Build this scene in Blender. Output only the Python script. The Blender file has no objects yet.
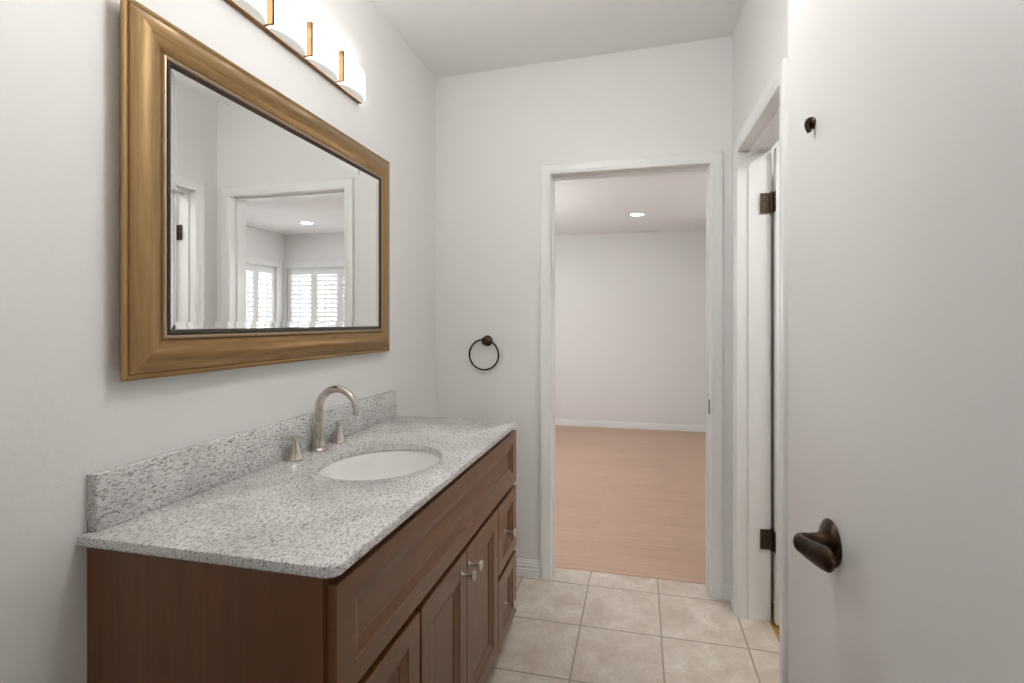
import bpy, bmesh, math, random
from mathutils import Vector, Matrix
random.seed(7)
SC = bpy.context.scene
COL = SC.collection
PI = math.pi

# ------------------------------------------------------------------ camera
cd = bpy.data.cameras.new('camera')
cam = bpy.data.objects.new('camera', cd); COL.objects.link(cam)
CAM = (1.055, -2.597, 1.285); YAW = 13.8
cam.location = CAM
cam.rotation_euler = (PI / 2, 0, math.radians(YAW))
cd.sensor_fit = 'HORIZONTAL'; cd.sensor_width = 36.0
cd.lens = 36.0 * 522 / 1024
cd.shift_y = -(341.5 - 322.0) / 1024
cd.clip_start = 0.02; cd.clip_end = 100
SC.camera = cam

# ------------------------------------------------------------------ world, exposure, large lights
SC.view_settings.view_transform = 'Standard'
SC.view_settings.look = 'None'
SC.view_settings.gamma = 1.0
SC.view_settings.use_curve_mapping = False
SC.view_settings.exposure = 2.08
w = bpy.data.worlds.new('sky'); SC.world = w; w.use_nodes = True
bg = w.node_tree.nodes['Background']
bg.inputs[0].default_value = (0.93, 0.96, 1.0, 1); bg.inputs[1].default_value = 1.1

def area(name, loc, rot, sx, sy, power, portal=False, color=(1, 1, 1)):
    l = bpy.data.lights.new(name, 'AREA'); l.shape = 'RECTANGLE'; l.size = sx; l.size_y = sy
    l.energy = power; l.color = color
    o = bpy.data.objects.new(name, l); COL.objects.link(o)
    o.location = loc; o.rotation_euler = rot
    if portal: l.cycles.is_portal = True
    return o
BY, BXR, BXL, BZ = 3.85, 3.31, -1.2, 2.36        # bedroom far wall, right wall, left wall, ceiling
BYW, BXJ = 3.0, 1.95                             # window wall, set forward of the far wall right of x = BXJ
RYF, RXL, RXR, RZ = -5.2, -1.3, 3.2, 2.45        # room behind the camera
area('bedroom_far_window_daylight', (2.70, BYW + 0.16, 1.25), (-PI / 2, 0, 0), 1.2, 1.5, 1, True)
area('bedroom_right_window_daylight', (BXR + 0.16, 2.21, 1.25), (0, PI / 2, 0), 1.5, 1.4, 1, True)
area('added_rear_window_portal', (0.95, RYF - 0.16, 1.5), (PI / 2, 0, 0), 1.3, 1.2, 1, True)  # portal for the unseen rear window, added for fill
LAMP = 1.15            # glow of the vanity shades
# ------------------------------------------------------------------ material helpers
def srgb(r, g, b):
    f = lambda c: ((c / 255) / 12.92) if c / 255 <= 0.04045 else (((c / 255) + 0.055) / 1.055) ** 2.4
    return (f(r), f(g), f(b), 1)
class NT:
    def __init__(s, name):
        s.m = bpy.data.materials.new(name); s.m.use_nodes = True
        s.t = s.m.node_tree; s.b = s.t.nodes['Principled BSDF']; s.out = s.t.nodes['Material Output']
    def n(s, typ, **kw):
        x = s.t.nodes.new(typ)
        for k, v in kw.items():
            if k.startswith('i_'):
                x.inputs[int(k[2:]) if k[2:].isdigit() else k[2:].replace('_', ' ')].default_value = v
            else: setattr(x, k, v)
        return x
    def l(s, a, b): s.t.links.new(a, b)
    def coords(s, scale=(1, 1, 1), rot=(0, 0, 0), loc=(0, 0, 0)):
        tc = s.n('ShaderNodeTexCoord'); mp = s.n('ShaderNodeMapping')
        mp.inputs['Scale'].default_value = scale; mp.inputs['Rotation'].default_value = rot; mp.inputs['Location'].default_value = loc
        s.l(tc.outputs['Object'], mp.inputs[0]); return mp.outputs[0]
    def noise(s, vec, scale, detail=4, rough=0.55, dist=0.0):
        x = s.n('ShaderNodeTexNoise'); x.inputs['Scale'].default_value = scale
        x.inputs['Detail'].default_value = detail; x.inputs['Roughness'].default_value = rough
        x.inputs['Distortion'].default_value = dist
        s.l(vec, x.inputs['Vector']); return x.outputs['Fac']
    def ramp(s, fac, stops, interp='LINEAR'):
        r = s.n('ShaderNodeValToRGB'); r.color_ramp.interpolation = interp
        els = r.color_ramp.elements
        els[0].position, els[0].color = stops[0]; els[1].position, els[1].color = stops[-1]
        for p, c in stops[1:-1]:
            e = els.new(p); e.color = c
        s.l(fac, r.inputs[0]); return r.outputs[0]
    def mix(s, fac, a, b, blend='MIX'):
        x = s.n('ShaderNodeMix'); x.data_type = 'RGBA'; x.blend_type = blend
        for sock, v in ((x.inputs[0], fac), (x.inputs[6], a), (x.inputs[7], b)):
            if hasattr(v, 'is_linked'): s.l(v, sock)
            else: sock.default_value = v
        return x.outputs[2]
    def bump(s, h, strength, dist=0.002):
        x = s.n('ShaderNodeBump'); x.inputs['Strength'].default_value = strength; x.inputs['Distance'].default_value = dist
        s.l(h, x.inputs['Height']); s.l(x.outputs[0], s.b.inputs['Normal'])
    def set(s, **kw):
        for k, v in kw.items(): s.b.inputs[k.replace('_', ' ')].default_value = v
        return s
W4 = lambda v: (v, v, v, 1)

def mat_paint(name, col, rough=0.5, bump=0.15, scale=90, spec=0.4):
    t = NT(name); v = t.coords()
    t.set(Base_Color=col, Roughness=rough, Specular_IOR_Level=spec)
    if bump: t.bump(t.noise(v, scale, 3, 0.5), bump, 0.0025)
    return t.m
M = {}
M['wall'] = mat_paint('eggshell_wall_paint', srgb(237, 236, 234), 0.42, 0.22, 55)
M['ceiling'] = mat_paint('ceiling_paint', srgb(243, 243, 242), 0.7, 0.2, 60, 0.2)
M['trim'] = mat_paint('gloss_trim_paint', srgb(240, 240, 238), 0.28, 0.05, 40)
M['door'] = mat_paint('door_paint', srgb(236, 235, 233), 0.38, 0.06, 30)

def mat_metal(name, col, rough, metallic=1.0, var=None, scale=(1, 1, 1), nscale=20, bump=0.0):
    t = NT(name); v = t.coords(scale)
    t.set(Base_Color=col, Roughness=rough, Metallic=metallic)
    if var:
        f = t.noise(v, nscale, 4, 0.6)
        t.l(t.ramp(f, [(0.3, var), (0.7, col)]), t.b.inputs['Base Color'])
        if bump: t.bump(f, bump, 0.0008)
    return t.m
M['nickel'] = mat_metal('brushed_nickel', srgb(214, 208, 200), 0.2, 1, srgb(196, 188, 178), (1, 1, 12), 60)
M['knob'] = mat_metal('satin_nickel', srgb(205, 196, 184), 0.3)
M['bronze'] = mat_metal('oil_rubbed_bronze', srgb(84, 64, 48), 0.33, 0.85, srgb(46, 36, 29), (1, 1, 1), 55)
M['hinge'] = mat_metal('dark_bronze_hinge', srgb(96, 84, 72), 0.4, 0.8, srgb(62, 50, 40), (1, 1, 1), 70)
M['brass'] = mat_metal('antique_brass', srgb(146, 108, 70), 0.4, 0.8, srgb(122, 88, 56), (1, 1, 1), 40)
M['frame_up'] = mat_metal('bronze_gilt_frame_upright', srgb(166, 134, 90), 0.38, 0.65, srgb(148, 116, 72), (14, 14, 0.9), 9, 0.08)
M['frame_up'].node_tree.nodes['Principled BSDF'].inputs['Metallic'].default_value = 0.4
M['frame_up'].node_tree.nodes['Principled BSDF'].inputs['Roughness'].default_value = 0.45
M['frame_across'] = mat_metal('bronze_gilt_frame_across', srgb(168, 136, 92), 0.27, 0.8, srgb(144, 113, 72), (14, 0.9, 14), 9, 0.08)
M['bead'] = mat_metal('champagne_bead', srgb(176, 158, 132), 0.3, 0.75)
M['liner'] = mat_paint('dark_brown_liner', srgb(58, 46, 38), 0.4, 0)
t = NT('mirror_glass'); t.set(Base_Color=(0.93, 0.94, 0.93, 1), Metallic=1.0, Roughness=0.0); M['mirror'] = t.m

# stained vanity wood
def mat_wood(name, a, b, scale, rough=0.36):
    t = NT(name); v = t.coords(scale)
    f = t.noise(v, 6, 6, 0.6, 0.4); g = t.noise(t.coords((1, 1, 1)), 3.0, 2)
    c = t.mix(t.ramp(g, [(0.3, W4(0)), (0.7, W4(0.5))]), t.ramp(f, [(0.25, a), (0.75, b)]), a)
    t.l(c, t.b.inputs['Base Color']); t.set(Roughness=rough, Specular_IOR_Level=0.5, Coat_Weight=0.3, Coat_Roughness=0.16)
    t.bump(f, 0.06, 0.001); return t.m
WA, WB = srgb(98, 58, 26), srgb(126, 80, 40)
M['wood_v'] = mat_wood('brown_stained_wood_upright', WA, WB, (9, 9, 0.7))
M['wood_h'] = mat_wood('brown_stained_wood_lengthwise', WA, WB, (9, 0.7, 9))

# granite
t = NT('speckled_grey_granite')
v = t.coords((1, 1, 1))
v2 = t.coords((1.0, 0.36, 1.0), (0, 0, math.radians(28)))
cl = t.ramp(t.noise(v, 8, 3, 0.5), [(0.3, srgb(214, 212, 210)), (0.7, srgb(238, 237, 235))])
f1 = t.ramp(t.noise(v2, 235, 3, 0.6, 0.5), [(0.36, W4(0)), (0.50, W4(1))])
c1 = t.mix(f1, srgb(154, 151, 149), cl)
f2 = t.ramp(t.noise(v2, 400, 2, 0.5), [(0.30, W4(0.7)), (0.42, W4(0))])
c2 = t.mix(f2, c1, srgb(132, 129, 127))
f3 = t.ramp(t.noise(v2, 300, 2, 0.6, 0.3), [(0.29, W4(0.9)), (0.36, W4(0))])
c3 = t.mix(f3, c2, srgb(90, 87, 86))
t.l(c3, t.b.inputs['Base Color']); t.set(Roughness=0.16, Specular_IOR_Level=0.5)
M['granite'] = t.m
t = NT('glazed_white_porcelain'); t.set(Base_Color=srgb(243, 243, 240), Roughness=0.12); M['porcelain'] = t.m

# floor tile : grid lines with x spacing .33, y spacing .345
def tile_mat():
    t = NT('beige_ceramic_tile')
    tc = t.n('ShaderNodeTexCoord'); sp = t.n('ShaderNodeSeparateXYZ'); t.l(tc.outputs['Object'], sp.inputs[0])
    masks = []; cells = []
    for ax, off, step in ((0, 0.809, 0.330), (1, -0.035, 0.3465)):
        a = t.n('ShaderNodeMath', operation='SUBTRACT', i_1=off); t.l(sp.outputs[ax], a.inputs[0])
        d = t.n('ShaderNodeMath', operation='DIVIDE', i_1=step); t.l(a.outputs[0], d.inputs[0])
        fl = t.n('ShaderNodeMath', operation='FLOOR'); t.l(d.outputs[0], fl.inputs[0]); cells.append(fl.outputs[0])
        pp = t.n('ShaderNodeMath', operation='PINGPONG', i_1=0.5); t.l(d.outputs[0], pp.inputs[0])
        mr = t.n('ShaderNodeMapRange'); mr.inputs[1].default_value = 0.0080; mr.inputs[2].default_value = 0.0130
        t.l(pp.outputs[0], mr.inputs[0]); masks.append(mr.outputs[0])
    mn = t.n('ShaderNodeMath', operation='MINIMUM'); t.l(masks[0], mn.inputs[0]); t.l(masks[1], mn.inputs[1])
    cb = t.n('ShaderNodeCombineXYZ'); t.l(cells[0], cb.inputs[0]); t.l(cells[1], cb.inputs[1])
    wn = t.n('ShaderNodeTexWhiteNoise'); t.l(cb.outputs[0], wn.inputs[0])
    va = t.n('ShaderNodeVectorMath', operation='SCALE'); va.inputs['Scale'].default_value = 7.0; t.l(wn.outputs['Color'], va.inputs[0])
    ad = t.n('ShaderNodeVectorMath', operation='ADD'); t.l(va.outputs[0], ad.inputs[0]); t.l(tc.outputs['Object'], ad.inputs[1])
    n1 = t.noise(ad.outputs[0], 7, 7, 0.62, 0.5); n2 = t.noise(ad.outputs[0], 45, 4, 0.6)
    c = t.ramp(n1, [(0.30, srgb(198, 182, 166)), (0.5, srgb(214, 202, 188)), (0.68, srgb(229, 221, 209))])
    c = t.mix(t.ramp(n2, [(0.35, W4(0.35)), (0.55, W4(0))]), c, srgb(190, 172, 150))
    c = t.mix(mn.outputs[0], srgb(164, 150, 136), c)
    t.l(c, t.b.inputs['Base Color']); t.set(Roughness=0.42)
    t.bump(mn.outputs[0], 0.35, 0.0015); return t.m
M['tile'] = tile_mat()

# pale laminate, boards run along x
def lam_mat():
    t = NT('pale_laminate_plank')
    v = t.coords((1, 1, 1))
    br = t.n('ShaderNodeTexBrick'); t.l(v, br.inputs['Vector'])
    br.offset = 0.37; br.inputs['Scale'].default_value = 1.0
    br.inputs['Brick Width'].default_value = 1.25; br.inputs['Row Height'].default_value = 0.165
    br.inputs['Mortar Size'].default_value = 0.0012; br.inputs['Mortar Smooth'].default_value = 0.5
    br.inputs['Color1'].default_value = srgb(204, 172, 149); br.inputs['Color2'].default_value = srgb(198, 165, 142)
    br.inputs['Mortar'].default_value = srgb(178, 146, 124)
    g = t.noise(t.coords((0.8, 11, 1)), 5, 6, 0.62, 0.7)
    c = t.mix(t.ramp(g, [(0.35, W4(0.7)), (0.62, W4(0))]), br.outputs['Color'], srgb(188, 154, 131))
    t.l(c, t.b.inputs['Base Color']); t.set(Roughness=0.45); return t.m
M['laminate'] = lam_mat()

def emis(name, col, strength, base=(0.9, 0.9, 0.9, 1)):
    t = NT(name); t.set(Base_Color=base, Emission_Color=col, Emission_Strength=strength, Roughness=0.3); return t.m
M['shade'] = emis('lit_frosted_glass', (1, 0.99, 0.975, 1), LAMP)
M['glow'] = emis('bulb_glow', (1, 0.985, 0.965, 1), 3.6)
M['shade_under'] = mat_paint('ribbed_frosted_glass', srgb(225, 224, 220), 0.25, 0.5, 250)
M['shade_under'].node_tree.nodes['Principled BSDF'].inputs['Emission Color'].default_value = (1, 0.99, 0.96, 1)
M['shade_under'].node_tree.nodes['Principled BSDF'].inputs['Emission Strength'].default_value = 0.07
M['led'] = emis('lit_led_lens', (0.97, 0.985, 1.0, 1), 8.0)
t = NT('window_glass'); tr = t.n('ShaderNodeBsdfTransparent'); gl = t.n('ShaderNodeBsdfGlossy'); gl.inputs['Roughness'].default_value = 0.0
mx = t.n('ShaderNodeMixShader'); mx.inputs[0].default_value = 0.06
t.l(tr.outputs[0], mx.inputs[1]); t.l(gl.outputs[0], mx.inputs[2]); t.l(mx.outputs[0], t.out.inputs[0]); M['glass'] = t.m
M['shutter'] = mat_paint('white_shutter_paint', srgb(242, 241, 239), 0.35, 0)
M['oak'] = mat_wood('golden_oak_threshold', srgb(168, 124, 66), srgb(188, 146, 86), (9, 0.8, 9), 0.35)

# ------------------------------------------------------------------ mesh helpers
def add_box(bm, x0, x1, y0, y1, z0, z1, bev=0.0, seg=2):
    vs = [bm.verts.new((x, y, z)) for z in (z0, z1) for y in (y0, y1) for x in (x0, x1)]
    fs = [bm.faces.new([vs[i] for i in q]) for q in ((0, 2, 3, 1), (4, 5, 7, 6), (0, 1, 5, 4), (2, 6, 7, 3), (0, 4, 6, 2), (1, 3, 7, 5))]
    if bev:
        es = list({e for f in fs for e in f.edges})
        bmesh.ops.bevel(bm, geom=es, offset=bev, segments=seg, affect='EDGES', profile=0.5)
def obj(name, bm, mat, parent=None, smooth=False, auto=None, loc=None):
    bmesh.ops.recalc_face_normals(bm, faces=bm.faces[:])
    me = bpy.data.meshes.new(name); bm.to_mesh(me); bm.free()
    me.materials.append(mat)
    if smooth or auto:
        me.polygons.foreach_set('use_smooth', [True] * len(me.polygons))
        me.set_sharp_from_angle(angle=math.radians(auto or 40))
    o = bpy.data.objects.new(name, me); COL.objects.link(o)
    if parent: o.parent = parent
    if loc: o.location = loc
    return o
def box(name, mat, dims, parent=None, bev=0.0, seg=2, auto=None):
    bm = bmesh.new(); add_box(bm, *dims, bev=bev, seg=seg)
    return obj(name, bm, mat, parent, auto=auto or (40 if bev else None))
def boxes(name, mat, dimlist, parent=None, bev=0.0):
    bm = bmesh.new()
    for d in dimlist: add_box(bm, *d, bev=bev)
    return obj(name, bm, mat, parent, auto=40 if bev else None)
def struct(o): o['kind'] = 'structure'; return o
def thing(name, label, cat, loc=(0, 0, 0), rotz=0, group=None):
    o = bpy.data.objects.new(name, None); COL.objects.link(o); o.empty_display_size = 0.1
    o.location = loc; o.rotation_euler = (0, 0, rotz); o['label'] = label; o['category'] = cat
    if group: o['group'] = group
    return o
def add_lathe(bm, prof, n=32, mat=Matrix.Identity(4)):
    """prof: list of (r, z); revolved round local z"""
    rings = []
    for r, z in prof:
        if r < 1e-6: rings.append([bm.verts.new(mat @ Vector((0, 0, z)))])
        else: rings.append([bm.verts.new(mat @ Vector((r * math.cos(2 * PI * k / n), r * math.sin(2 * PI * k / n), z))) for k in range(n)])
    for a, b in zip(rings, rings[1:]):
        for k in range(n):
            k2 = (k + 1) % n
            if len(a) == 1 and len(b) == 1: continue
            if len(a) == 1: bm.faces.new((a[0], b[k], b[k2]))
            elif len(b) == 1: bm.faces.new((a[k], a[k2], b[0]))
            else: bm.faces.new((a[k], a[k2], b[k2], b[k]))
def add_tube(bm, pts, radii, n=16, cap=True, flat=None, closed=False):
    """tube through pts with radius per point; flat=(sx, sy) squashes the section"""
    pts = [Vector(p) for p in pts]; N = len(pts)
    if not hasattr(radii, '__len__'): radii = [radii] * N
    tang = []
    for i in range(N):
        a = pts[(i - 1) % N] if (closed or i > 0) else pts[i]
        b = pts[(i + 1) % N] if (closed or i < N - 1) else pts[i]
        tang.append((b - a).normalized())
    up = Vector((0, 0, 1)) if abs(tang[0].z) < 0.9 else Vector((0, 1, 0))
    nx = tang[0].cross(up).normalized(); rings = []
    for i in range(N):
        nx = (nx - tang[i] * nx.dot(tang[i])).normalized(); ny = tang[i].cross(nx)
        r = radii[i]; sx, sy = (r if hasattr(r, '__len__') else (r, r))
        rings.append([bm.verts.new(pts[i] + nx * sx * math.cos(2 * PI * k / n) + ny * sy * math.sin(2 * PI * k / n)) for k in range(n)])
    for i in range(N if closed else N - 1):
        a, b = rings[i], rings[(i + 1) % N]
        for k in range(n): bm.faces.new((a[k], a[(k + 1) % n], b[(k + 1) % n], b[k]))
    if cap and not closed:
        bm.faces.new(rings[0]); bm.faces.new(rings[-1][::-1])
def bez(p0, p1, p2, p3, n=16):
    o = []
    for i in range(n + 1):
        s = i / n
        o.append(tuple((1 - s) ** 3 * a + 3 * (1 - s) ** 2 * s * b + 3 * (1 - s) * s * s * c + s ** 3 * d for a, b, c, d in zip(p0, p1, p2, p3)))
    return o
def add_sweep(bm, path_pts, prof_to_world, prof, closed=False):
    rings = [[bm.verts.new(prof_to_world(i, p)) for p in prof] for i in range(len(path_pts))]
    n = len(prof)
    for i in range(len(rings) if closed else len(rings) - 1):
        a, b = rings[i], rings[(i + 1) % len(rings)]
        for k in range(n): bm.faces.new((a[k], a[(k + 1) % n], b[(k + 1) % n], b[k]))
    if not closed:
        bm.faces.new(rings[0]); bm.faces.new(rings[-1][::-1])

# ------------------------------------------------------------------ room shell
CZ, TW = 2.595, 0.117
WX = 1.470                      # right wall
DX0, DX1, DZ = 0.619, 1.373, 2.026      # bedroom doorway
SY0, SY1, SZ = -0.158, -0.815, 2.026    # side doorway (in the right wall)
TOP = 2.70
struct(box('floor', M['tile'], (-0.10, WX + 0.125, -2.36, TW - 0.005, -0.06, 0.0)))
struct(boxes('floor_bedroom', M['laminate'], [(BXL, BXR, TW - 0.005, BYW, -0.06, 0.002), (BXL, BXJ, BYW, BY, -0.06, 0.002)]))
cl_ = struct(box('ceiling', M['ceiling'], (-0.1, WX + TW, -2.32, 0.0, CZ, TOP)))
for vv in cl_.data.vertices:                    # the ceiling falls a little towards the left wall
    if vv.co.z < TOP - 0.01: vv.co.z = 2.580 + 0.0225 * vv.co.x
struct(boxes('ceiling_bedroom', M['ceiling'], [(BXL, BXR, TW, BYW, BZ, TOP), (BXL, BXJ, BYW, BY, BZ, TOP)]))
struct(box('wall_left', M['wall'], (-0.1, 0.0, -2.32, 0.0, -0.06, TOP)))
struct(boxes('wall_back', M['wall'], [(BXL - 0.1, DX0 - 0.018, 0.0, TW, -0.06, TOP), (DX1 + 0.018, BXR + 0.1, 0.0, TW, -0.06, TOP),
                                      (DX0 - 0.018, DX1 + 0.018, 0.0, TW, DZ + 0.018, TOP)]))
struct(boxes('wall_right', M['wall'], [(WX, WX + TW, SY0 + 0.018, 0.0, -0.06, TOP), (WX, WX + TW, -2.32, SY1 - 0.018, -0.06, TOP),
                                       (WX, WX + TW, SY1 - 0.018, SY0 + 0.018, SZ + 0.018, TOP)]))
NX0, NX1, NYA, NYB = 0.565, 1.405, -2.42, -2.32
struct(boxes('wall_front', M['wall'], [(RXL, NX0, NYA, NYB, -0.06, TOP), (NX1, RXR, NYA, NYB, -0.06, TOP), (NX0, NX1, NYA, NYB, 2.05, TOP)]))
# bedroom walls with window openings
FW = (2.13, 3.27, 0.55, 1.95)          # far window x0,x1,z0,z1
RW = (1.56, 2.86, 0.55, 1.95)          # right window y0,y1,z0,z1
struct(box('wall_bedroom_far', M['wall'], (BXL, BXJ + 0.12, BY, BY + 0.13, -0.06, TOP)))
struct(box('wall_bedroom_return', M['wall'], (BXJ, BXJ + 0.12, BYW, BY, -0.06, TOP)))
struct(boxes('wall_bedroom_window', M['wall'], [(BXJ + 0.12, FW[0], BYW, BYW + 0.13, -0.06, TOP), (FW[1], BXR + 0.13, BYW, BYW + 0.13, -0.06, TOP),
                                             (FW[0], FW[1], BYW, BYW + 0.13, -0.06, FW[2]), (FW[0], FW[1], BYW, BYW + 0.13, FW[3], TOP)]))
struct(boxes('wall_bedroom_right', M['wall'], [(BXR, BXR + 0.13, TW, RW[0], -0.06, TOP), (BXR, BXR + 0.13, RW[1], BYW, -0.06, TOP),
                                               (BXR, BXR + 0.13, RW[0], RW[1], -0.06, RW[2]), (BXR, BXR + 0.13, RW[0], RW[1], RW[3], TOP)]))
struct(box('wall_bedroom_left', M['wall'], (BXL - 0.1, BXL, TW, BY, -0.06, TOP)))
# side room beyond the right-hand doorway
QX = 2.75
struct(box('floor_side', M['oak'], (WX + 0.125, QX, -2.2, 0.0, -0.06, 0.001)))
struct(box('ceiling_side', M['ceiling'], (WX + TW, QX, -2.2, 0.0, 2.40, TOP)))
struct(box('wall_side_right', M['wall'], (QX, QX + 0.1, -2.2, 0.0, -0.06, TOP)))
struct(box('wall_side_front', M['wall'], (WX + TW, QX, -2.3, -2.2, -0.06, TOP)))
# room behind the camera
RW_ANG = math.radians(1.25)                      # the right wall runs slightly out of square
def skew(o):
    R = Matrix.Translation((WX, 0, 0)) @ Matrix.Rotation(RW_ANG, 4, 'Z') @ Matrix.Translation((-WX, 0, 0))
    o.matrix_world = R @ o.matrix_basis
    return o
skew(bpy.data.objects['wall_right'])
struct(box('floor_rear', M['laminate'], (RXL, RXR, RYF, -2.36, -0.06, 0.0)))
struct(box('ceiling_rear', M['ceiling'], (RXL, RXR, RYF, NYA, RZ, TOP)))
struct(box('wall_rear_left', M['wall'], (RXL - 0.1, RXL, RYF, NYA, -0.06, TOP)))
struct(box('wall_rear_right', M['wall'], (RXR, RXR + 0.1, RYF, NYA, -0.06, TOP)))
KW = (0.35, 1.55, 0.95, 2.05)
struct(boxes('wall_rear_far', M['wall'], [(RXL, KW[0], RYF - 0.13, RYF, -0.06, TOP), (KW[1], RXR, RYF - 0.13, RYF, -0.06, TOP),
                                          (KW[0], KW[1], RYF - 0.13, RYF, -0.06, KW[2]), (KW[0], KW[1], RYF - 0.13, RYF, KW[3], TOP)]))

# --- door linings and casings
CAS = 0.056
CPROF = [(0.0, 0.0), (0.0, 0.008), (0.004, 0.0115), (0.012, 0.0115), (0.016, 0.0145), (0.040, 0.0165), (0.050, 0.0165), (0.0545, 0.0135), (0.056, 0.009), (0.056, 0.0)]
def casing(name, a0, a1, ztop, place, parent=None):
    """mitred three-sided casing; place(a, z, out) gives the world point; profile d runs from opening outwards"""
    bm = bmesh.new(); rings = []
    for (aa, zz, sa, sz) in ((a0, 0.0, -1, 0), (a0, ztop, -1, 1), (a1, ztop, 1, 1), (a1, 0.0, 1, 0)):
        rings.append([bm.verts.new(place(aa + sa * d, zz + sz * d, h)) for d, h in CPROF])
    n = len(CPROF)
    for a, b in zip(rings, rings[1:]):
        for k in range(n - 1): bm.faces.new((a[k], a[k + 1], b[k + 1], b[k]))
    bm.faces.new(rings[0]); bm.faces.new(rings[-1])
    return struct(obj(name, bm, M['trim'], parent, auto=35))
casing('trim_1', DX0, DX1, DZ, lambda a, z, h: (a, -h, z))
casing('trim_2', DX0, DX1, DZ, lambda a, z, h: (a, TW + h, z))
def casing_side(name, xs, out):
    bm = bmesh.new(); rings = []
    for (yy, zz, sy, sz) in ((SY0, 0.0, 1, 0), (SY0, SZ, 1, 1), (SY1, SZ, -1, 1), (SY1, 0.0, -1, 0)):
        rings.append([bm.verts.new((xs + out * h, yy + sy * d, zz + sz * d)) for d, h in CPROF])
    n = len(CPROF)
    for a, b in zip(rings, rings[1:]):
        for k in range(n - 1): bm.faces.new((a[k], a[k + 1], b[k + 1], b[k]))
    bm.faces.new(rings[0]); bm.faces.new(rings[-1])
    return struct(obj(name, bm, M['trim'], None, auto=35))
skew(casing_side('trim_3', WX, -1))
skew(casing_side('trim_4', WX + TW, 1))
# linings with stops
jb = struct(boxes('trim_5', M['trim'], [(DX0 - 0.018, DX0, 0.0, TW, 0, DZ + 0.018), (DX1, DX1 + 0.018, 0.0, TW, 0, DZ + 0.018),
                             (DX0, DX1, 0.0, TW, DZ, DZ + 0.018),
                             (DX0, DX0 + 0.009, 0.045, 0.078, 0, DZ), (DX1 - 0.009, DX1, 0.045, 0.078, 0, DZ), (DX0 + .009, DX1 - .009, 0.045, 0.078, DZ - 0.009, DZ)]))
js = struct(boxes('trim_6', M['trim'], [(WX, WX + TW, SY0, SY0 + 0.018, 0, SZ + 0.018), (WX, WX + TW, SY1 - 0.018, SY1, 0, SZ + 0.018),
                             (WX, WX + TW, SY1, SY0, SZ, SZ + 0.018),
                             (WX + 0.035, WX + 0.068, SY0 - 0.010, SY0, 0, SZ), (WX + 0.035, WX + 0.068, SY1, SY1 + 0.010, 0, SZ),
                             (WX + 0.035, WX + 0.068, SY1 + .01, SY0 - .01, SZ - 0.010, SZ)]))
skew(js)
struct(boxes('trim_7', M['trim'], [(NX0 - 0.001, NX0 + 0.018, NYA, NYB, 0, 2.05), (NX1 - 0.018, NX1 + 0.001, NYA, NYB, 0, 2.05), (NX0 + .018, NX1 - .018, NYA, NYB, 2.032, 2.051)]))
box('strike_plate', M['bronze'], (DX1 - 0.0015, DX1 + 0.0005, 0.010, 0.044, 0.852, 0.918), jb)

# --- baseboards
BPROF = [(0, 0), (0.014, 0), (0.014, 0.034), (0.0115, 0.037), (0.0115, 0.052), (0.009, 0.055), (0.009, 0.064), (0.005, 0.072), (0.004, 0.078), (0, 0.078)]
def baseboard(name, p0, p1, nrm):
    bm = bmesh.new()
    rings = [[bm.verts.new((p[0] + nrm[0] * d, p[1] + nrm[1] * d, z)) for d, z in BPROF] for p in (p0, p1)]
    n = len(BPROF)
    for k in range(n): bm.faces.new((rings[0][k], rings[0][(k + 1) % n], rings[1][(k + 1) % n], rings[1][k]))
    bm.faces.new(rings[0]); bm.faces.new(rings[1])
    return struct(obj(name, bm, M['trim'], None))
baseboard('baseboard_back', (0.0, 0.0), (DX0 - CAS, 0.0), (0, -1))
baseboard('baseboard_corner', (DX1 + CAS, 0.0), (WX, 0.0), (0, -1))
baseboard('baseboard_left', (0.0, -0.44), (0.0, -0.014), (1, 0))
baseboard('baseboard_left_front', (0.0, -2.32), (0.0, -1.80), (1, 0))
skew(baseboard('baseboard_right', (WX, SY0 + CAS), (WX, -0.014), (-1, 0)))
skew(baseboard('baseboard_right_front', (WX, -2.31), (WX, SY1 - CAS), (-1, 0)))
baseboard('baseboard_bedroom_far', (BXL, BY), (BXJ - 0.014, BY), (0, -1))
baseboard('baseboard_bedroom_return', (BXJ, BYW - 0.014), (BXJ, BY), (-1, 0))
baseboard('baseboard_bedroom_window', (BXJ, BYW), (BXR, BYW), (0, -1))
baseboard('baseboard_bedroom_right', (BXR, TW), (BXR, BYW - 0.014), (-1, 0))
baseboard('baseboard_bedroom_left', (BXL, TW), (BXL, BY - 0.014), (1, 0))
baseboard('baseboard_side', (WX + TW + 0.06, 0.0), (QX, 0.0), (0, -1))

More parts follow.
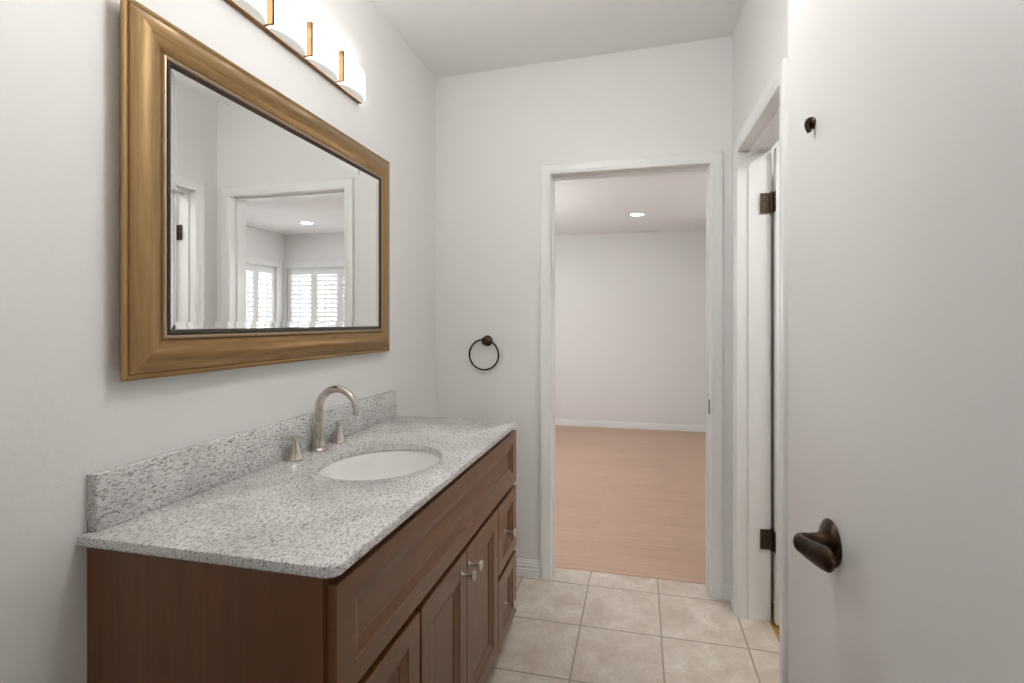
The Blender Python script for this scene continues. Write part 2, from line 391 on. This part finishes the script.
# ------------------------------------------------------------------ windows with shutters
def window(name, L, z0, z1, depth, npan, mtx, tilt):
    """local frame: x along the wall 0..L, y outwards (0 = inner wall face), z up"""
    root = bpy.data.objects.new(name, None); COL.objects.link(root); root.matrix_world = mtx; root['kind'] = 'structure'
    c = 0.07
    boxes('window_casing', M['trim'], [(-c, 0, -0.016, 0, z0 - c, z1 + c), (L, L + c, -0.016, 0, z0 - c, z1 + c), (0, L, -0.016, 0, z1, z1 + c), (0, L, -0.03, 0, z0 - c, z0)], root)
    fr = boxes('window_frame', M['trim'], [(0, 0.03, 0.02, depth, z0, z1), (L - 0.03, L, 0.02, depth, z0, z1), (0.03, L - 0.03, 0.02, depth, z1 - 0.03, z1), (0.03, L - 0.03, 0.02, depth, z0, z0 + 0.03),
                                      (L / 2 - 0.02, L / 2 + 0.02, 0.085, depth, z0 + 0.03, z1 - 0.03)], root)
    box('window_pane', M['glass'], (0.03, L - 0.03, 0.10, 0.104, z0 + 0.03, z1 - 0.03), fr)
    if not npan: return root
    a0, a1 = 0.032, L - 0.032; pw = (a1 - a0) / npan
    first = None
    for i in range(npan):
        if first is None:
            sp = boxes('shutter_panel', M['shutter'], [(0.002, 0.045, -0.004, 0.024, z0 + 0.033, z1 - 0.033), (pw - 0.045, pw - 0.002, -0.004, 0.024, z0 + 0.033, z1 - 0.033),
                                        (0.045, pw - 0.045, -0.004, 0.024, z0 + 0.033, z0 + 0.11), (0.045, pw - 0.045, -0.004, 0.024, z1 - 0.09, z1 - 0.033)], root)
            bm = bmesh.new(); za, zb = z0 + 0.11, z1 - 0.09; n = 22
            for k in range(n):
                zc = za + (zb - za) * (k + 0.5) / n; ca, sa = math.cos(tilt), math.sin(tilt)
                ring0 = []; ring1 = []
                for q in range(8):
                    an = 2 * PI * q / 8; yy = 0.031 * math.cos(an); zz = 0.0045 * math.sin(an)
                    p = (0.010 + yy * ca - zz * sa, zc + yy * sa + zz * ca)
                    ring0.append(bm.verts.new((0.046, p[0], p[1]))); ring1.append(bm.verts.new((pw - 0.046, p[0], p[1])))
                for q in range(8): bm.faces.new((ring0[q], ring0[(q + 1) % 8], ring1[(q + 1) % 8], ring1[q]))
                bm.faces.new(ring0); bm.faces.new(ring1)
            lv = obj('louvers', bm, M['shutter'], sp, auto=40)
            rd = box('tilt_rod', M['shutter'], (pw / 2 - 0.006, pw / 2 + 0.006, -0.034, -0.022, z0 + 0.15, z1 - 0.13), sp)
            sp.location = (a0, 0, 0); first = (sp, lv, rd)
        else:
            s2 = first[0].copy(); COL.objects.link(s2); s2.location = (a0 + i * pw, 0, 0)
            for ch in first[1:]:
                c2 = ch.copy(); COL.objects.link(c2); c2.parent = s2
    return root
window('window_1', FW[1] - FW[0], FW[2], FW[3], 0.13, 3, Matrix.Translation((FW[0], BYW, 0)), math.radians(-40))
window('window_2', RW[1] - RW[0], RW[2], RW[3], 0.13, 4, Matrix.Translation((BXR, RW[1], 0)) @ Matrix.Rotation(-PI / 2, 4, 'Z'), math.radians(-40))
window('added_window_3', KW[1] - KW[0], KW[2], KW[3], 0.13, 0, Matrix.Translation((KW[1], RYF, 0)) @ Matrix.Rotation(PI, 4, 'Z'), 0)  # window added behind the camera to let in fill light

# ------------------------------------------------------------------ recessed ceiling lights
def downlight(loc, label):
    r = thing('recessed_light', label, 'ceiling light', loc, group='recessed bedroom lights')
    bm = bmesh.new(); add_lathe(bm, [(0.062, 0.004), (0.062, -0.004), (0.066, -0.008), (0.080, -0.006), (0.085, 0.0), (0.085, 0.004), (0.062, 0.004)], 36); obj('trim_ring', bm, M['trim'], r, auto=40)
    bm = bmesh.new(); add_lathe(bm, [(0, -0.003), (0.050, -0.003), (0.0615, -0.001), (0.0615, 0.004), (0, 0.004)], 36); obj('lens', bm, M['led'], r, auto=40)
    return r
downlight((1.024, 2.73, BZ - 0.004), 'round lit recessed ceiling light seen directly through the open doorway')
downlight((2.51, 2.33, BZ - 0.004), 'round lit recessed ceiling light seen reflected in the mirror')

for px_, py_, lb_ in ((-0.5, 2.73, 'added unseen recessed ceiling light at the far left of the bedroom'), (2.51, 0.95, 'added unseen recessed ceiling light near the bedroom doorway wall on the right'),
                      (1.024, 0.95, 'added unseen recessed ceiling light just inside the bedroom doorway'), (-0.5, 0.95, 'added unseen recessed ceiling light near the bedroom doorway wall on the left')):
    downlight((px_, py_, BZ - 0.004), lb_)  # extra downlights out of view, added to even out the bedroom light
def added_lamp(loc, strength, label, drop=0.0, col=(1, 0.985, 0.965, 1)):  # unseen ceiling lamps added to brighten the rooms
    d = thing('added_flush_light' if not drop else 'added_globe_light', label, 'ceiling light', loc)
    bm = bmesh.new()
    if drop:
        add_lathe(bm, [(0, -0.0005), (0.065, -0.0005), (0.065, -0.012), (0.05, -0.022), (0.014, -0.028), (0.010, -0.04), (0.010, -drop + 0.03), (0.045, -drop + 0.02), (0.048, -drop), (0, -drop)], 32); obj('stem', bm, M['nickel'], d, auto=40)
        bm = bmesh.new(); R0 = 0.11; a0 = math.asin(0.046 / R0)
        add_lathe(bm, [(R0 * math.sin(a0 + (PI - a0) * q / 24), -drop - R0 * math.cos(a0) + R0 * math.cos(a0 + (PI - a0) * q / 24)) for q in range(24)] + [(0, -drop - R0 * math.cos(a0) - R0)], 40)
    else:
        add_lathe(bm, [(0, -0.02), (0.15, -0.02), (0.155, -0.015), (0.155, -0.0005), (0, -0.0005)], 40); obj('lamp_base', bm, M['nickel'], d, auto=40)
        bm = bmesh.new(); add_lathe(bm, [(0.142, -0.0202), (0.14, -0.035), (0.115, -0.065), (0.07, -0.084), (0, -0.09)], 40)
    obj('lamp_shade', bm, emis('added_lamp_glass', col, strength), d, auto=60)
added_lamp((0.86, -1.50, 2.580 + 0.0225 * 0.80), 7.4, 'added unseen white globe lamp hanging from the bathroom ceiling', 0.27)  # added out of view to brighten the left wall and ceiling
added_lamp((-0.45, 1.75, BZ), 17.0, 'added unseen white globe lamp hanging from the bedroom ceiling', 0.62, (0.95, 0.98, 1, 1))  # unseen lamp added to lift the bedroom ceiling
added_lamp((2.1, -0.95, 2.40), 11.0, 'added unseen flush ceiling light in the side room')  # added unseen lamp, lights the side room and door jamb

# ------------------------------------------------------------------ vanity cabinet
VY0, VY1, VX = -1.801, -0.450, 0.525       # near end, far end, carcass front
VT = 0.851                                   # carcass top
van = thing('bathroom_vanity', 'brown stained wood bathroom vanity cabinet with panelled doors and drawers against the left wall', 'cabinet', (0.0, 0.0, 0.0))
boxes('cabinet_body', M['wood_v'], [(0.0005, VX - 0.030, VY0, VY0 + 0.016, 0.055, VT), (0.0005, VX - 0.030, VY1 - 0.016, VY1, 0.055, VT),
                                    (0.0005, VX - 0.030, VY0 + 0.016, VY1 - 0.016, 0.055, 0.07), (0.003, 0.012, VY0 + 0.016, VY1 - 0.016, 0.07, VT),
                                    (0.012, VX - 0.030, VY0 + 0.016, VY1 - 0.016, 0.07, 0.42)], van)
boxes('face_frame', M['wood_v'], [(VX - 0.030, VX, VY0 - 0.002, VY0 + 0.04, 0.055, VT), (VX - 0.030, VX, VY1 - 0.04, VY1 + 0.002, 0.055, VT),
                                  (VX - 0.030, VX, VY0 + 0.04, VY1 - 0.04, VT - 0.03, VT), (VX - 0.030, VX, VY0 + 0.04, VY1 - 0.04, 0.585, 0.625), (VX - 0.030, VX, VY0 + 0.04, VY1 - 0.04, 0.055, 0.09),
                                  (VX - 0.030, VX, -1.455, -1.415, 0.09, 0.585), (VX - 0.030, VX, -0.755, -0.715, 0.09, 0.585)], van)
box('toe_kick', M['wood_h'], (0.02, VX - 0.012, VY0 + 0.012, VY1 - 0.004, 0.0, 0.056), van)
def panel_front(name, mat, y0, y1, z0, z1, stile=0.062, rail=0.048, bevel=0.026, parent=van):
    """framed front with a sloping inner bead and a recessed field, 20 mm thick"""
    bm = bmesh.new(); xb, xf = VX + 0.001, VX + 0.020; r = 0.0025
    def loop(i, x, k=None):
        k = i if k is None else k
        return [bm.verts.new((x, a, b)) for a, b in ((y0 + i, z0 + k), (y1 - i, z0 + k), (y1 - i, z1 - k), (y0 + i, z1 - k))]
    loops = [loop(0, xb), loop(0, xf - r), loop(r * 0.3, xf - r * 0.3), loop(r, xf)]
    for d, h in ((0, 0), (0.0012, 0.0025), (bevel, 0.0100), (bevel + 0.001, 0.0120), (bevel + 0.004, 0.0120)): loops.append(loop(stile + d, xf - h, rail + d))
    bm.faces.new(loops[0])
    for a, b in zip(loops, loops[1:]):
        for k in range(4): bm.faces.new((a[k], a[(k + 1) % 4], b[(k + 1) % 4], b[k]))
    bm.faces.new(loops[-1])
    return obj(name, bm, mat, parent, auto=20)
def knob(y, z, parent):
    bm = bmesh.new()
    add_lathe(bm, [(0.0, 0), (0.0085, 0), (0.0085, 0.002), (0.0052, 0.004), (0.0045, 0.008), (0.0042, 0.031), (0.006, 0.0345), (0.0135, 0.0365), (0.0155, 0.0385), (0.015, 0.041), (0.011, 0.043), (0, 0.044)], 28,
              Matrix.Translation((VX + 0.0195, y, z)) @ Matrix.Rotation(PI / 2, 4, 'Y'))
    k = obj('knob', bm, M['knob'], parent, auto=50); k['label'] = 'satin nickel knob'; return k
panel_front('false_front', M['wood_h'], VY0 + 0.008, VY1 + 0.006, 0.613, 0.828)
dl = (VY0 + 0.008, -1.440); dr = (-0.731, VY1 + 0.006)
for (ya, yb) in (dl, dr):
    for (za, zb) in ((0.338, 0.594), (0.057, 0.318)):
        d = panel_front('drawer', M['wood_h'], ya, yb, za, zb); knob((ya + yb) / 2 - 0.045, (za + zb) / 2 + 0.005, d)
d = panel_front('door', M['wood_v'], -1.430, -1.0930, 0.057, 0.594, rail=0.062); knob(-1.143, 0.543, d)
d = panel_front('door', M['wood_v'], -1.0910, -0.735, 0.057, 0.594, rail=0.062); knob(-1.075, 0.543, d)

# ------------------------------------------------------------------ granite top with oval cut-out, backsplash
CTZ0, CTZ1, CTY0, CTY1, CTX = VT, 0.873, -1.820, -0.480, 0.560
SCX, SCY, SBX, SAY = 0.305, -1.170, 0.170, 0.206        # sink oval
top = thing('granite_countertop', 'speckled grey granite countertop with oval sink cut-out on the brown vanity', 'countertop', (0, 0, CTZ0))
def counter_mesh():
    bm = bmesh.new(); N = 96; cr = 0.022
    # outer rounded rectangle sampled by angle so that rings pair up with the oval
    def outer(an, inset):
        x0, x1, y0, y1 = 0.0005 + 0, CTX - inset, CTY0 + inset, CTY1 - inset
        dx, dy = math.cos(an), math.sin(an); tt = 1e9
        if dx > 1e-9: tt = min(tt, (x1 - SCX) / dx)
        if dx < -1e-9: tt = min(tt, (x0 - SCX) / dx)
        if dy > 1e-9: tt = min(tt, (y1 - SCY) / dy)
        if dy < -1e-9: tt = min(tt, (y0 - SCY) / dy)
        x, y = SCX + dx * tt, SCY + dy * tt
        for (cx, cy, sx, sy) in ((x1 - cr, y0 + cr, 1, -1), (x1 - cr, y1 - cr, 1, 1)):
            if (x - cx) * sx > 0 and (y - cy) * sy > 0:
                # ray / circle
                ox, oy = SCX - cx, SCY - cy; b = ox * dx + oy * dy; c = ox * ox + oy * oy - cr * cr
                tt = -b + math.sqrt(max(0, b * b - c)); x, y = SCX + dx * tt, SCY + dy * tt
        return x, y
    angs = [2 * PI * k / N for k in range(N)]
    for cx, cy in ((0.0005, CTY0), (0.0005, CTY1)): angs.append(math.atan2(cy - SCY, cx - SCX) % (2 * PI))
    for cy, sg in ((CTY0, -1), (CTY1, 1)):
        for q in range(7):
            th = q / 6 * PI / 2; px = CTX - cr + cr * math.cos(th); py = cy - sg * cr + sg * cr * math.sin(th)
            angs.append(math.atan2(py - SCY, px - SCX) % (2 * PI))
    angs = sorted(set(round(a, 5) for a in angs))
    e = 0.005
    def ring(kind, z, inset=0):
        if kind == 'o': return [bm.verts.new((*outer(a, inset), z)) for a in angs]
        return [bm.verts.new((SCX + (SBX + inset) * math.cos(s), SCY + (SAY + inset) * math.sin(s), z)) for s in
                [math.atan2(math.sin(a) / SAY, math.cos(a) / SBX) for a in angs]]
    H = CTZ1 - CTZ0
    seq = [ring('i', 0), ring('i', H - 0.003), ring('i', H - 0.0008, 0.0008), ring('i', H, 0.003), ring('o', H, e), ring('o', H - 0.0015, 0.0015), ring('o', H - e, 0), ring('o', 0.004, 0), ring('o', 0.0, 0.004)]
    n = len(angs)
    for a, b in zip(seq, seq[1:] + seq[:1]):
        for k in range(n): bm.faces.new((a[k], a[(k + 1) % n], b[(k + 1) % n], b[k]))
    return bm
obj('slab', counter_mesh(), M['granite'], top, auto=35)
bm = bmesh.new(); add_box(bm, 0.0005, 0.026, -1.802, -0.512, CTZ1 - CTZ0 + 0.0004, 0.987 - CTZ0, bev=0.0025)
bsp = obj('backsplash', bm, M['granite'], None, auto=35, loc=(0, 0, CTZ0))
bsp['label'] = 'low speckled grey granite backsplash strip against the left wall behind the faucet'; bsp['category'] = 'backsplash'

# ------------------------------------------------------------------ undermount sink
snk = thing('bathroom_sink', 'white oval porcelain undermount sink set in the granite countertop', 'sink', (SCX, SCY, CTZ0))
bm = bmesh.new(); N = 72; rings = []
prof = [(1.10, -0.0012), (1.02, -0.0012), (1.005, -0.004), (0.985, -0.02), (0.95, -0.05), (0.88, -0.085), (0.74, -0.118), (0.52, -0.138), (0.30, -0.147), (0.125, -0.150)]
for s, z in prof: rings.append([bm.verts.new((SBX * s * math.cos(2 * PI * k / N), SAY * s * math.sin(2 * PI * k / N), z)) for k in range(N)])
orr = [(0.13, -0.160), (0.34, -0.157), (0.56, -0.148), (0.80, -0.126), (0.94, -0.09), (1.02, -0.05), (1.04, -0.018), (1.10, -0.013)]
for s, z in orr: rings.append([bm.verts.new((SBX * s * math.cos(2 * PI * k / N), SAY * s * math.sin(2 * PI * k / N), z)) for k in range(N)])
for a, b in zip(rings, rings[1:] + rings[:1]):
    for k in range(N): bm.faces.new((a[k], a[(k + 1) % N], b[(k + 1) % N], b[k]))
obj('basin', bm, M['porcelain'], snk, auto=60)
bm = bmesh.new(); add_lathe(bm, [(0, -0.1495), (0.012, -0.1495), (0.014, -0.147), (0.024, -0.1465), (0.0275, -0.149), (0.026, -0.158), (0, -0.158)], 32); obj('drain', bm, M['nickel'], snk, auto=40)

# ------------------------------------------------------------------ faucet (spout and two lever handles)
FX, FY = 0.0535, -1.118
fau = thing('faucet', 'brushed nickel widespread faucet with high arched spout and two tapered handles', 'faucet', (0, 0, CTZ1))
bm = bmesh.new()
add_lathe(bm, [(0, 0.0004), (0.0265, 0.0004), (0.0275, 0.003), (0.0262, 0.006), (0.0225, 0.010), (0.0215, 0.013), (0.0225, 0.016), (0.0205, 0.020), (0.0180, 0.030), (0.0172, 0.045), (0.0178, 0.060), (0.0165, 0.075), (0.0155, 0.082), (0.0165, 0.085), (0.0165, 0.089), (0.0148, 0.092), (0.0, 0.092)], 32,
          Matrix.Translation((FX, FY, 0)))
sp = obj('spout_body', bm, M['nickel'], fau, auto=50)
bm = bmesh.new()
pts = [(FX, FY, 0.088), (FX, FY, 0.105), (FX, FY, 0.125)]
R_ = 0.066; cx = FX + R_; cz = 0.133
for q in range(0, 23):
    an = PI - q / 22 * math.radians(192); pts.append((cx + R_ * math.cos(an), FY, cz + R_ * math.sin(an)))
rad = [0.0138 - 0.0042 * min(1, i / 22) for i in range(len(pts))]
add_tube(bm, pts, rad, 20); obj('spout', bm, M['nickel'], fau, auto=50)
bm = bmesh.new(); add_lathe(bm, [(0, 0), (0.003, 0), (0.003, 0.028), (0.006, 0.030), (0.0065, 0.035), (0.004, 0.039), (0, 0.040)], 16, Matrix.Translation((FX - 0.016, FY, 0.024))); obj('lift_rod', bm, M['nickel'], fau, auto=50)
for hy, sgn in ((FY - 0.121, -1), (FY + 0.112, 1)):
    bm = bmesh.new()
    add_lathe(bm, [(0, 0.0004), (0.0245, 0.0004), (0.0255, 0.003), (0.0245, 0.006), (0.0222, 0.008), (0.0222, 0.011), (0.0205, 0.014), (0.0165, 0.028), (0.0122, 0.044), (0.0090, 0.056), (0.0085, 0.060), (0.0105, 0.064), (0.0115, 0.068), (0.0095, 0.073), (0, 0.075)], 28, Matrix.Translation((FX, hy, 0)))
    h = obj('handle', bm, M['nickel'], fau, auto=50)
    bm = bmesh.new()
    add_tube(bm, [(FX, hy, 0.068), (FX - 0.002, hy + sgn * 0.010, 0.070), (FX - 0.004, hy + sgn * 0.022, 0.0705), (FX - 0.006, hy + sgn * 0.032, 0.070)], [(0.006, 0.0055), (0.0052, 0.0045), (0.0048, 0.0038), (0.0040, 0.003)], 12)
    obj('lever', bm, M['nickel'], h, auto=50)

# ------------------------------------------------------------------ wall mirror in a gilt frame
MY0, MY1, MZ0, MZ1 = -1.757, -0.592, 1.163, 1.956
mir = thing('wall_mirror', 'large rectangular mirror in a wide bronze gilt frame on the left wall', 'mirror', (0, 0, 0))
def scurve(): 
    p = [(0.022, 0.001), (0.0015, 0.028), (0.0, 0.031), (0.001, 0.034), (0.004, 0.0355), (0.009, 0.0355), (0.0115, 0.034), (0.013, 0.0335)]
    for q in range(0, 13):
        s = q / 12; p.append((0.0145 + 0.066 * s, 0.0345 + 0.0205 * math.sin(PI * (0.10 + 0.72 * s)) ** 0.9 - 0.004))
    p += [(0.0825, 0.0405), (0.0838, 0.0400), (0.0838, 0.001)]
    return p
FPROF = scurve()
BPROF2 = [(0.0839, 0.030)] + [(0.0892 - 0.0053 * math.cos(PI * q / 10), 0.0415 + 0.0056 * math.sin(PI * q / 10)) for q in range(11)] + [(0.0945, 0.030)]
LPROF = [(0.0946, 0.046), (0.0960, 0.0475), (0.0985, 0.0475), (0.1055, 0.0425), (0.1055, 0.0355), (0.0946, 0.0355)]
cor = [(MY0, MZ0, 1, 1), (MY1, MZ0, -1, 1), (MY1, MZ1, -1, -1), (MY0, MZ1, 1, -1)]
for i in range(4):
    a, b = cor[i], cor[(i + 1) % 4]
    for nm, P_, mt in (('frame', FPROF, M['frame_across'] if i % 2 == 0 else M['frame_up']), ('inner_bead', BPROF2, M['bead']), ('inner_liner', LPROF, M['liner'])):
        bm = bmesh.new()
        r0 = [bm.verts.new((h, a[0] + a[2] * d, a[1] + a[3] * d)) for d, h in P_]
        r1 = [bm.verts.new((h, b[0] + b[2] * d, b[1] + b[3] * d)) for d, h in P_]
        n = len(P_)
        for k in range(n): bm.faces.new((r0[k], r0[(k + 1) % n], r1[(k + 1) % n], r1[k]))
        bm.faces.new(r0); bm.faces.new(r1)
        obj(nm, bm, mt, mir, auto=35)
# glass: flat centre, border sloped like a ground bevel
g0, gx, bw = 0.104, 0.0400, 0.018
bm = bmesh.new()
def gl_loop(i, x): return [bm.verts.new((x, yy, zz)) for yy, zz in ((MY0 + g0 + i, MZ0 + g0 + i), (MY1 - g0 - i, MZ0 + g0 + i), (MY1 - g0 - i, MZ1 - g0 - i), (MY0 + g0 + i, MZ1 - g0 - i))]
la, lb, lc = gl_loop(0, gx - 0.004), gl_loop(0, gx + bw * math.tan(math.radians(4.2))), gl_loop(bw, gx)
for p, q in ((la, lb), (lb, lc)):
    for k in range(4): bm.faces.new((p[k], p[(k + 1) % 4], q[(k + 1) % 4], q[k]))
bm.faces.new(lc); bm.faces.new(la)
obj('mirror_glass', bm, M['mirror'], mir)

# ------------------------------------------------------------------ vanity light bar
LY0, LY1, LZ0 = -1.500, -0.780, 2.126
lit = thing('vanity_light', 'four-shade bronze vanity light bar mounted on the wall above the mirror', 'wall lamp', (0, 0, 0))
box('back_plate', M['brass'], (0.0005, 0.0100, LY0, LY1 - 0.008, LZ0 - 0.003, LZ0 + 0.094), lit, bev=0.003)
box('bottom_rail', M['brass'], (0.0105, 0.0165, LY0, LY1 - 0.008, LZ0 - 0.003, LZ0 + 0.003), lit, bev=0.0015)
sw = (LY1 - LY0) / 4
for i in range(4):
    ya, yb = LY0 + i * sw + 0.006, LY0 + (i + 1) * sw - 0.006
    ym, hw = (ya + yb) / 2, (yb - ya) / 2
    outl = [(0.0175 + 0.036 * max(0.0, 1 - abs(math.cos(th)) ** 2.0) ** 0.5, ym - hw * math.cos(th)) for th in [PI * q / 28 for q in range(29)]]
    def D(bm, z, s=1.0): return [bm.verts.new((0.0175 + (x - 0.0175) * s, ym + (y - ym) * s, z)) for x, y in outl]
    bm = bmesh.new(); H = 0.098; zb = LZ0
    ls = [D(bm, zb + 0.0060, 0.97), D(bm, zb + 0.0020, 0.985), D(bm, zb + 0.005, 1.0), D(bm, zb + H - 0.006, 1.0), D(bm, zb + H - 0.0015, 0.985), D(bm, zb + H, 0.95)]
    for p, q in zip(ls, ls[1:]):
        n = len(p)
        for k in range(n): bm.faces.new((p[k], p[(k + 1) % n], q[(k + 1) % n], q[k]))
    bm.faces.new(ls[-1]); sh = obj('shade', bm, M['shade'], lit, auto=40)
    bm = bmesh.new(); p, q = D(bm, zb + 0.0005, 0.975), D(bm, zb + 0.0065, 0.975); n = len(p)
    for k in range(n): bm.faces.new((p[k], p[(k + 1) % n], q[(k + 1) % n], q[k]))
    bm.faces.new(p); bm.faces.new(q)
    bm2 = bmesh.new(); p, q = D(bm2, zb + H + 0.0002, 0.86), D(bm2, zb + H + 0.0012, 0.84); n = len(p)
    for k in range(n): bm2.faces.new((p[k], p[(k + 1) % n], q[(k + 1) % n], q[k]))
    bm2.faces.new(p); bm2.faces.new(q); obj('open_top', bm2, M['glow'], sh)
    u = obj('shade_underside', bm, M['shade_under'], sh); u['label'] = 'greyish ribbed glass underside'
for i in range(1, 4):
    y = LY0 + i * sw
    boxes('divider', M['brass'], [(0.0105, 0.0445, y - 0.0048, y - 0.0010, LZ0 + 0.004, LZ0 + 0.110), (0.0105, 0.0445, y + 0.0010, y + 0.0048, LZ0 + 0.004, LZ0 + 0.110), (0.0105, 0.0405, y - 0.0010, y + 0.0010, LZ0 + 0.004, LZ0 + 0.104)], lit)

# ------------------------------------------------------------------ towel ring on the back wall
tr_ = thing('towel_ring', 'round dark bronze towel ring on the back wall beside the doorway', 'towel ring', (0.287, 0, 1.188))
bm = bmesh.new()
add_lathe(bm, [(0, 0.001), (0.026, 0.001), (0.028, 0.004), (0.0265, 0.007), (0.021, 0.010), (0.013, 0.015), (0.0115, 0.026), (0.015, 0.031), (0.0205, 0.034), (0.0225, 0.038), (0.021, 0.043), (0.014, 0.0475), (0, 0.049)], 32, Matrix.Rotation(PI / 2, 4, 'X'))
obj('post', bm, M['bronze'], tr_, auto=50)
bm = bmesh.new(); RR = 0.078
add_tube(bm, [(-0.012 + RR * math.sin(2 * PI * k / 64), -0.027 - 0.004 * math.cos(2 * PI * k / 64), -0.071 + RR * math.cos(2 * PI * k / 64)) for k in range(64)], 0.0047, 12, closed=True)
obj('ring', bm, M['bronze'], tr_, auto=60)

# ------------------------------------------------------------------ near door leaf, open against the right
near = bpy.data.objects.new('door_1', None); COL.objects.link(near); near['kind'] = 'structure'
near.location = (1.310, -1.550, 0); near.rotation_euler = (0, 0, math.radians(3.93))
DL = 0.775
box('door_leaf', M['door'], (0, 0.035, -DL, -0.022, 0.008, 2.028), near, bev=0.002)
lv = bpy.data.objects.new('lever_handle', None); COL.objects.link(lv); lv.parent = near; lv.location = (0, -0.205, 0.966)
MX = Matrix.Rotation(-PI / 2, 4, 'Y')        # local z -> -x (out of the door face)
bm = bmesh.new()
add_lathe(bm, [(0, 0.0003), (0.0325, 0.0003), (0.0335, 0.002), (0.0325, 0.0045), (0.028, 0.008), (0.021, 0.0115), (0.0155, 0.014), (0.0135, 0.018), (0.0125, 0.026), (0, 0.026)], 40, MX)
obj('rosette', bm, M['bronze'], lv, auto=50)
bm = bmesh.new()
pts = bez((-0.020, 0, 0), (-0.036, 0.001, 0.0), (-0.051, 0.003, 0.000), (-0.046, -0.018, 0.001), 12) + bez((-0.046, -0.018, 0.001), (-0.043, -0.048, 0.003), (-0.040, -0.075, 0.008), (-0.037, -0.100, 0.014), 14)[1:]
rs = []
for i in range(len(pts)):
    s = i / (len(pts) - 1)
    q = min(1.0, max(0.0, (s - 0.30) / 0.55)); q = q * q * (3 - 2 * q)
    wv = 0.0120 + 0.0040 * q; tv = 0.0120 - 0.0066 * min(1, s * 1.7)
    if s > 0.88: k = math.sqrt(max(0.06, 1 - ((s - 0.88) / 0.12) ** 2)); wv *= k; tv *= max(k, 0.55)
    rs.append((tv, wv))
add_tube(bm, pts, rs, 18); obj('lever', bm, M['bronze'], lv, auto=60)
# robe hook
hk = bpy.data.objects.new('robe_hook', None); COL.objects.link(hk); hk.parent = near; hk.location = (0, -0.139, 1.597)
bm = bmesh.new(); add_lathe(bm, [(0, 0.0003), (0.0085, 0.0003), (0.009, 0.002), (0.006, 0.005), (0, 0.006)], 24, MX); obj('hook_base', bm, M['bronze'], hk, auto=50)
bm = bmesh.new(); add_tube(bm, bez((-0.002, 0, 0.004), (-0.010, 0, 0.007), (-0.012, 0, -0.003), (-0.006, 0, -0.014), 12), [0.0056 - 0.00018 * i for i in range(13)], 12); obj('hook_prong', bm, M['bronze'], hk, auto=60)

# ------------------------------------------------------------------ side door leaf, open into the side room
PX = WX + TW + 0.012; PY = SY0 - 0.004
sd = bpy.data.objects.new('door_2', None); COL.objects.link(sd); sd['kind'] = 'structure'
sd.location = (PX + 0.003, PY, 0); sd.rotation_euler = (0, 0, math.radians(2) + RW_ANG)
box('door_leaf', M['trim'], (0.006, 0.60, -0.040, -0.005, 0.010, SZ - 0.004), sd, bev=0.002)
for z in (1.795, 0.352):
    h = boxes('hinge', M['hinge'], [(-0.046, -0.006, 0.0005, 0.0025, z - 0.043, z + 0.043), (0.0035, 0.0058, -0.036, -0.004, z - 0.043, z + 0.043)], sd)
    bm = bmesh.new()
    add_lathe(bm, [(0, z - 0.049), (0.004, z - 0.049), (0.0055, z - 0.046)] + [q for k in range(5) for q in ((0.0055, z - 0.044 + k * 0.0176), (0.0055, z - 0.044 + k * 0.0176 + 0.0166), (0.0048, z - 0.044 + k * 0.0176 + 0.0171))] + [(0.0055, z + 0.046), (0.004, z + 0.049), (0, z + 0.049)], 16)
    obj('knuckle', bm, M['hinge'], h, auto=50)
    bm = bmesh.new()
    for dx, dz in ((-0.034, -0.030), (-0.034, 0.030), (-0.024, 0.0)): add_lathe(bm, [(0, 0), (0.0035, 0), (0.003, 0.0008), (0, 0.001)], 12, Matrix.Translation((dx, 0.0005, z + dz)) @ Matrix.Rotation(PI / 2, 4, 'X'))
    obj('screws', bm, M['hinge'], h)
